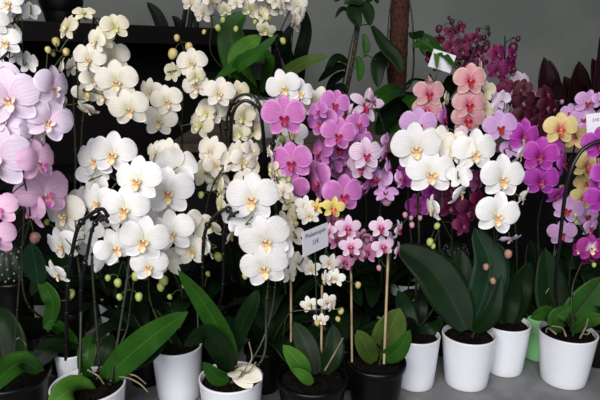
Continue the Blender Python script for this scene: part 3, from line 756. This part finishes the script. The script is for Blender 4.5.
plant('dark wine orchid with three blooms in a column, left of its darker neighbour',
  ('xy', .74, 1.96, .52, .048, .11, 'pot_black'), 1.84,
  [(523,146,20), (524,131,22), (523,116,24), (523,100,24), (522,88,20), (514,125,16)],
  [(['pot', (526,160,1.92), (526,120), (524,84)], (1.9, 1.88), .0018)], kind='wine')
plant('dark wine orchid with blooms beside the black foliage, nearest the maroon leaves',
  ('xy', .80, 2.10, .52, .042, .11, 'pot_black'), 1.88,
  [(543,136,20), (546,122,20), (553,108,18,20), (540,112,20), (546,94,20), (546,106,24), (536,124,18)],
  [(['pot', (550,160,2.0), (548,120), (547,90)], (1.95, 1.92), .0018)], kind='wine', buds=[(562,102,5,'bud_pink')])

# --- raised tier at the back left/top: small white orchids with big leaves
plant('white orchid with hanging small blooms and broad green leaves, in the pale grey rear pot',
  ('xy', -.10, 1.98, .52, .066, .125, 'pot_grey'), 1.75,
  [(191,2,20), (203,12,22,-20), (213,2,18,30), (250,8,20,-10,'ivory'), (225,9,16,0,-20,'ivory'), (236,2,16), (268,6,26,-10), (266,29,20,-10,-40,'ivory'), (262,14,18,150,'ivory'), (276,0,20,20), (282,8,18,60), (203,-6,22), (255,-8,24)],
  [(['pot', (284,80,1.9), (275,40), (262,8), (245,-16)], (1.9, 1.78), .002), (['pot', (215,60,1.85), (212,20), (205,-10)], (1.9, 1.78), .002)],
  buds=[(218,28,7), (236,29,6), (268,19,7), (283,41,7), (204,32,5,'bud_cream'), (255,22,5), (223,20,6)], kind='cream',
  leaves=[([(262,92,1.96), (268,60,1.86), (248,58,1.80), (214,80,1.74)], 16, 'mid', dict(peak=1)), ([(256,92,1.96), (240,66,1.88), (244,50,1.86), (262,36,1.84)], 24, 'bright', dict(peak=1.1)),
          ([(250,92,1.96), (236,60,1.94), (232,30,1.94), (246,12,1.94)], 30, 'mid'), ([(260,94,1.96), (236,72,1.78), (255,55,1.72), (278,34,1.70)], 14, 'mid'),
          ([(268,92,1.96), (286,74,1.9), (306,62,1.86), (328,56,1.84)], 15, 'olive'), ([(256,92,1.96), (238,84,1.86), (216,88,1.80)], 16, 'dark')])
plant('white orchid with small blooms at the top edge, dark long-leaved, left of the bare wall',
  ('xy', .02, 2.20, .52, .055, .12, 'pot_black'), 1.90,
  [(290,-4,20,-10), (297,5,22,0), (295,21,22,-70,0,10), (300,14,16,50), (283,-6,20)],
  [(['pot', (276,80,2.1), (278,40,2.0), (290,10)], (2.1, 1.94), .002), (['pot', (292,80,2.1), (292,40,2.0), (296,8)], (2.1, 1.94), .002)],
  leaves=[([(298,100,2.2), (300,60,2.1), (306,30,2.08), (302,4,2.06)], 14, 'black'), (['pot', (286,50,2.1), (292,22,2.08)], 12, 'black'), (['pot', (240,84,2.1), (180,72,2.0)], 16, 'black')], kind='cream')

# --- foliage plants
def foliage(label, loc, pot, stems, leaves, name='foliage_plant', cat='plant', pole=None, base=None):
    root = thing(name, label, cat, Vector(loc)); make_pot(root, pot[0], pot[1], pot[2])
    soil = Vector(loc)+Vector((0, 0, pot[1]-.012))
    if pole:
        mb = MB(); r, top, mt = pole; N = 40; rings = []
        for i in range(N+1):
            z = soil.z+(top-soil.z)*i/N
            rings.append([Vector((loc[0]+(r+noise.noise(Vector((q*2, z*60, 1)))*r*.12)*math.cos(q), loc[1]+(r+noise.noise(Vector((q*2, z*60, 5)))*r*.12)*math.sin(q), z)) for q in [2*math.pi*k/20 for k in range(20)]])
        mb.grid(rings, close=True); mb.fan(rings[-1], Vector((loc[0], loc[1], top)), flip=True); mb.build('coir_pole', M[mt], root, root.location)
    for st in stems:
        P = [soil if q == 'pot' else at(*q) for q in st[0]]
        mb = MB(); mb.tube(spline(P, 8), st[1], 8, st[1]*.8); mb.build('stem', M[st[2]], root, root.location)
    for lf in leaves:
        P = [soil if q == 'pot' else at(*q) for q in lf[0]]
        put_leaf(root, P, lf[1]*depth(P[len(P)//2])/F, lf[2], **(lf[3] if len(lf) > 3 else {}))
    return root
pl = at(398, 60, 2.28)
def petiole(*q): return (list(q), .0022, 'stem')
foliage('climbing plant with dark green leaves tied to a thick reddish coir pole', (pl.x, 2.28, .52), (.075, .13, 'pot_black'),
  [(['pot', (412,80,2.24), (413,30,2.22), (408,-10,2.22)], .004, 'stem'), (['pot', (388,80,2.24), (388,30,2.22), (392,-8,2.22)], .003, 'stem'), petiole((413,50,2.22), (418,38,2.16), (424,34,2.12)), petiole((388,60,2.22), (380,58,2.2), (376,56,2.2))],
  [([(372,26,2.1), (385,46,2.06), (396,58,2.04), (402,72,2.02)], 15, 'dark', dict(peak=1.1)), ([(386,52,2.2), (378,66,2.16), (378,88,2.14)], 16, 'dark'),
   ([(424,32,2.12), (414,36,2.1), (409,32,2.1)], 8, 'dark'), ([(412,46,2.12), (424,44,2.1), (434,52,2.08), (440,68,2.04)], 9, 'mid'), ([(424,34,2.0), (434,42,1.92), (443,58,1.84)], 7, 'mid'),
   ([(424,34,2.12), (422,46,2.1), (425,56,2.09)], 8, 'mid'), ([(430,42,1.95), (436,52,1.87), (437,70,1.83)], 6, 'bright'), ([(432,40,1.95), (446,56,1.86), (458,71,1.82)], 6, 'mid'),
   ([(404,92,2.2), (390,92,2.1), (370,108,2.0), (366,122,1.98)], 18, 'mid'), ([(404,96,2.2), (414,104,2.1), (420,122,2.0)], 16, 'mid'), ([(392,104,2.2), (386,118,2.1), (376,134,2.0)], 18, 'dark'), ([(398,120,2.2),(398,130,2.1),(408,150,2.0)], 18, 'mid')],
  pole=(.034, 1.06, 'coir'))
pm = at(352, 90, 2.2)
foliage('climbing plant with broad dark leaves on a slim mossy stick, left of the coir pole', (pm.x-.03, 2.2, .52), (.06, .12, 'pot_black'),
  [([ 'pot', (347,88,2.18), (353,58,2.16), (357,34,2.15), (362,-6,2.15)], .009, 'moss'), (['pot', (342,90,2.17), (350,50,2.14), (356,24,2.13)], .003, 'stem'), petiole((354,26,2.14), (372,24,2.12)), petiole((352,70,2.15), (365,56,2.15), (376,60,2.15))],
  [([(356,4,2.12), (354,14,2.1), (360,28,2.08)], 16, 'dark', dict(peak=.8)), ([(362,2,2.12), (368,12,2.1), (370,26,2.08)], 13, 'dark'), ([(352,12,2.13), (342,9,2.1), (335,18,2.08)], 5, 'dark'),
   ([(348,62,2.14), (336,58,2.1), (324,74,2.06)], 9, 'dark'), ([(346,66,2.14), (334,68,2.08), (318,82,2.0)], 10, 'black'), ([(345,72,2.14), (334,80,2.08), (326,92,2.0)], 9, 'black'), ([(344,84,2.14), (336,92,2.05), (330,104,2.0)], 12, 'dark'),
   ([(364,34,2.14), (366,48,2.13), (364,56,2.12)], 8, 'mid'), ([(358,56,2.14), (360,70,2.12), (359,82,2.1)], 9, 'mid'), ([(366,2,2.12), (374,-4,2.1), (378,4,2.08)], 8, 'dark'), ([(350,0,2.12), (342,-4,2.1), (334,2,2.1)], 8, 'dark'), ([(362,4,2.1),(352,0,2.1),(344,4,2.1)],9,'dark')])
def cordyline(label, px, py, Y, dirs, mat):
    p = at(px, py, Y); p.z = .52
    root = thing('cordyline', label, 'plant', p, 'maroon spear-leaved plants by the grey wall'); make_pot(root, .05, .11, 'pot_black')
    soil = p+Vector((0, 0, .1))
    mb = MB(); top = at(px, py, Y); mb.tube([soil, soil.lerp(top, .5), top], .006, 8); mb.build('stem', M['stem'], root, root.location)
    for (tx, ty, w, dy) in dirs:
        q = at(tx, ty, Y+dy); m = top.lerp(q, .5)+Vector((0, 0, .02))
        put_leaf(root, [top, m, q], w*depth(q)/F, mat, peak=1.0, q=.8)
cordyline('dark maroon spear-leaved plant against the grey wall, leftmost of the three', 550, 124, 2.22, [(544,57,22,0), (550,60,20,.02), (557,76,18,-.05), (534,92,14,.05), (563,86,18,.05), (568,100,16,0), (540,78,16,-.04), (536,108,14,0)], 'red')
cordyline('dark maroon spear-leaved plant against the grey wall, in the middle of the three', 578, 122, 2.28, [(579,61,22,0), (564,76,18,.03), (572,76,20,-.05), (587,76,20,.02), (592,92,18,0), (562,96,16,.02), (558,110,16,0), (584,84,18,-.05)], 'red')
cordyline('dark maroon spear-leaved plant at the right edge against the grey wall', 606, 122, 2.1, [(600,36,15,0), (592,58,20,0), (598,54,20,-.03), (588,82,16,.03), (607,60,20,.02), (612,86,18,0), (594,74,18,-.03)], 'red')

# pots and plants on top of the black cabinet
pb = at(79, 14, 2.42)
cab = A+dAB*((pb.x-A.x)/dAB.x)+nAB*.10
root = thing('foliage_plant', 'plant in a tapered black pot on the black cabinet top, cut by the frame top', 'plant', (cab.x, cab.y, .905))
make_pot(root, .088, .15, 'pot_black', .7)
for k in range(6): auto_leaf(root, root.location+Vector((0, 0, .14)), k*1.05, .22, .05, 'dark', .9, .4)
def tall_leafy(label, px, Yc, h, leaves):
    p = at(px, 30, Yc); root = thing('foliage_plant', label, 'plant', (p.x, Yc, -.75)); make_pot(root, .05, .5, 'pot_black')
    for (bx, tx, ty, w) in leaves:
        q = at(tx, ty, Yc-.02); m = at(bx, 34, Yc); s = root.location+Vector((0, 0, .5))
        sb = MB(); sb.tube([s, m], .006, 6); sb.build('stem', M['stem'], root, root.location)
        put_leaf(root, [at(bx, 60, Yc), m, m.lerp(q, .5)+Vector((.01, 0, .012)), q], w*depth(q)/F, 'black', peak=1)
tall_leafy('dark pointed-leaf plant rising behind the black cabinet', 164, 3.1, .2, [(164,147,2,13), (180,172,16,9)])
tall_leafy('dark thin-leaved plant behind the cabinet beside the small white blooms', 190, 3.15, .2, [(182,186,-14,5), (189,192,-16,6), (196,194,-20,6)])

# empty-looking pots between the front plants
def lone(label, px, py, w, h, style, lv='black'):
    return plant(label, ('rim', px, py, w, h, style), 1.5, auto=4, autol=(.13, .05, lv), name='potted_orchid')
def lone2(label, x, y, r, h, lv='black', L=.15):
    return plant(label, ('xy', x, y, 0, r, h, 'pot_black'), 1.5, auto=6, autol=(L, .055, lv))
lone2('leafy orchid without blooms in a black pot between the left white pots', -.375, 1.33, .045, .11, 'dark', .16)
lone2('leafy orchid without blooms in a black pot left of the plain white pot', -.45, 1.44, .045, .11, 'black', .18)
lone2('leafy orchid without blooms in a black pot behind the central drooped-petal pot', -.085, 1.30, .045, .11, 'dark')
lone2('leafy orchid without blooms in a black pot between the two front black pots, set back', .105, 1.315, .04, .11, 'dark', .13)
lone('leafy orchid without blooms in a small white pot behind the olive leaves', 369, 318, 24, .09, 'pot_white')
lone('leafy orchid without blooms in a black pot behind the mint pot', 572, 284, 44, .11, 'pot_black', 'dark')

# fallen, drooped petals in the central pot
fp = at(243, 374, 1.10)
o = thing('fallen_flower', 'wilted white flower lying over the rim of the central white pot', 'flower', fp)
mb = MB()
P0 = at(234, 371, 1.12)
for (tx, ty, w) in ((262,380,22), (252,388,20), (236,378,16)):
    q = at(tx, ty, 1.065); lf = leaf_mb([P0, P0.lerp(q, .5)+Vector((0, -.004, .006)), q], w*1.1/F, fold=.1, thick=.0006, peak=1.1, nrm=Vector((0, -.6, .8)))
    b = len(mb.v); mb.v += lf.v; mb.uv += lf.uv; mb.f += [tuple(i+b for i in f) for f in lf.f]
mb.build('petals', PM['cream'], o, o.location)

# ------------------------------------------------------------------ price cards
def card(label, centre, yaw, roll, w, h, lines, stick=None, pitch=0):
    root = thing('price_card', label, 'card', centre, 'cards stuck among the orchids')
    root.rotation_euler = (Matrix.Rotation(R(yaw), 3, 'Z') @ Matrix.Rotation(R(pitch), 3, 'X') @ Matrix.Rotation(R(roll), 3, 'Y')).to_euler()
    mb = MB(); mb.box((-w/2, -.0004, -h/2), (w/2, .0004, h/2)); mb.build('card', M['card'], root, smooth=False)
    for (txt, size, x, z) in lines:
        cu = bpy.data.curves.new('writing', 'FONT'); cu.body = txt; cu.size = size; cu.align_x = 'CENTER'; cu.extrude = .0001; cu.offset = .00012
        tmp = bpy.data.objects.new('tmp', cu); C.objects.link(tmp); bpy.context.view_layer.update()
        me = bpy.data.meshes.new_from_object(tmp.evaluated_get(bpy.context.evaluated_depsgraph_get()))
        bpy.data.objects.remove(tmp)
        me.materials.clear(); me.materials.append(M['ink'])
        wo = bpy.data.objects.new('writing', me); C.objects.link(wo); wo.parent = root
        wo.location = (x, -.0007, z); wo.rotation_euler = (math.pi/2, 0, 0)
    if stick:
        mb = MB(); mb.tube([(0, .002, h*.3), (0, .002, -stick)], .0013, 6); mb.build('stick', M['stem'], root)
    return root
c = at(315.5, 239.5, 1.12)
card('lilac-white handwritten price card on a stick between cream and pink small blooms', c, 50, -3, .079, .050,
     [('Phalaenopsis', .0125, 0, .010), ('33€', .0125, 0, -.008)], .155)
c = at(442, 61, 1.865)
card('blank white card behind the climbing leaf, before the wine-red blooms', c, 0, 17, .072, .054, [], .30)
c = at(596, 123, 1.40)
card('pale grey-white lettered tag at the right edge above the magenta bloom', c, -8, -8, .042, .046, [('33€', .010, 0, .004)], .30)

# ------------------------------------------------------------------ light, camera
def area(name, loc, target, sx, sy, power, col):
    l = bpy.data.lights.new(name, 'AREA'); l.shape = 'RECTANGLE'; l.size = sx; l.size_y = sy; l.energy = power; l.color = col
    o = bpy.data.objects.new(name, l); C.objects.link(o); o.location = loc
    o.rotation_euler = (Vector(target)-Vector(loc)).to_track_quat('-Z', 'Y').to_euler()
area('shop_window_light', (-.9, -2.0, 2.3), (0, 1.4, .4), 2.6, 1.6, 180, (1, .972, .93))
area('doorway_light', (.9, -2.6, .9), (.2, 1.4, .1), 2.0, 1.8, 42, (.76, .86, 1))  # added bluish fill, out of view, low behind the camera to lift the pots
w = bpy.data.worlds.new('World'); bpy.context.scene.world = w; w.use_nodes = True
w.node_tree.nodes['Background'].inputs[0].default_value = (.8, .9, 1, 1); w.node_tree.nodes['Background'].inputs[1].default_value = .045
cam = bpy.data.cameras.new('Camera'); co = bpy.data.objects.new('Camera', cam); C.objects.link(co)
co.location = CAM; co.rotation_euler = (math.pi/2-PITCH, 0, 0); cam.sensor_width = 36; cam.lens = 36.0; cam.clip_start = .02
sc = bpy.context.scene; sc.camera = co
sc.view_settings.view_transform = 'Standard'; sc.view_settings.look = 'None'; sc.view_settings.exposure = 0; sc.view_settings.gamma = 1
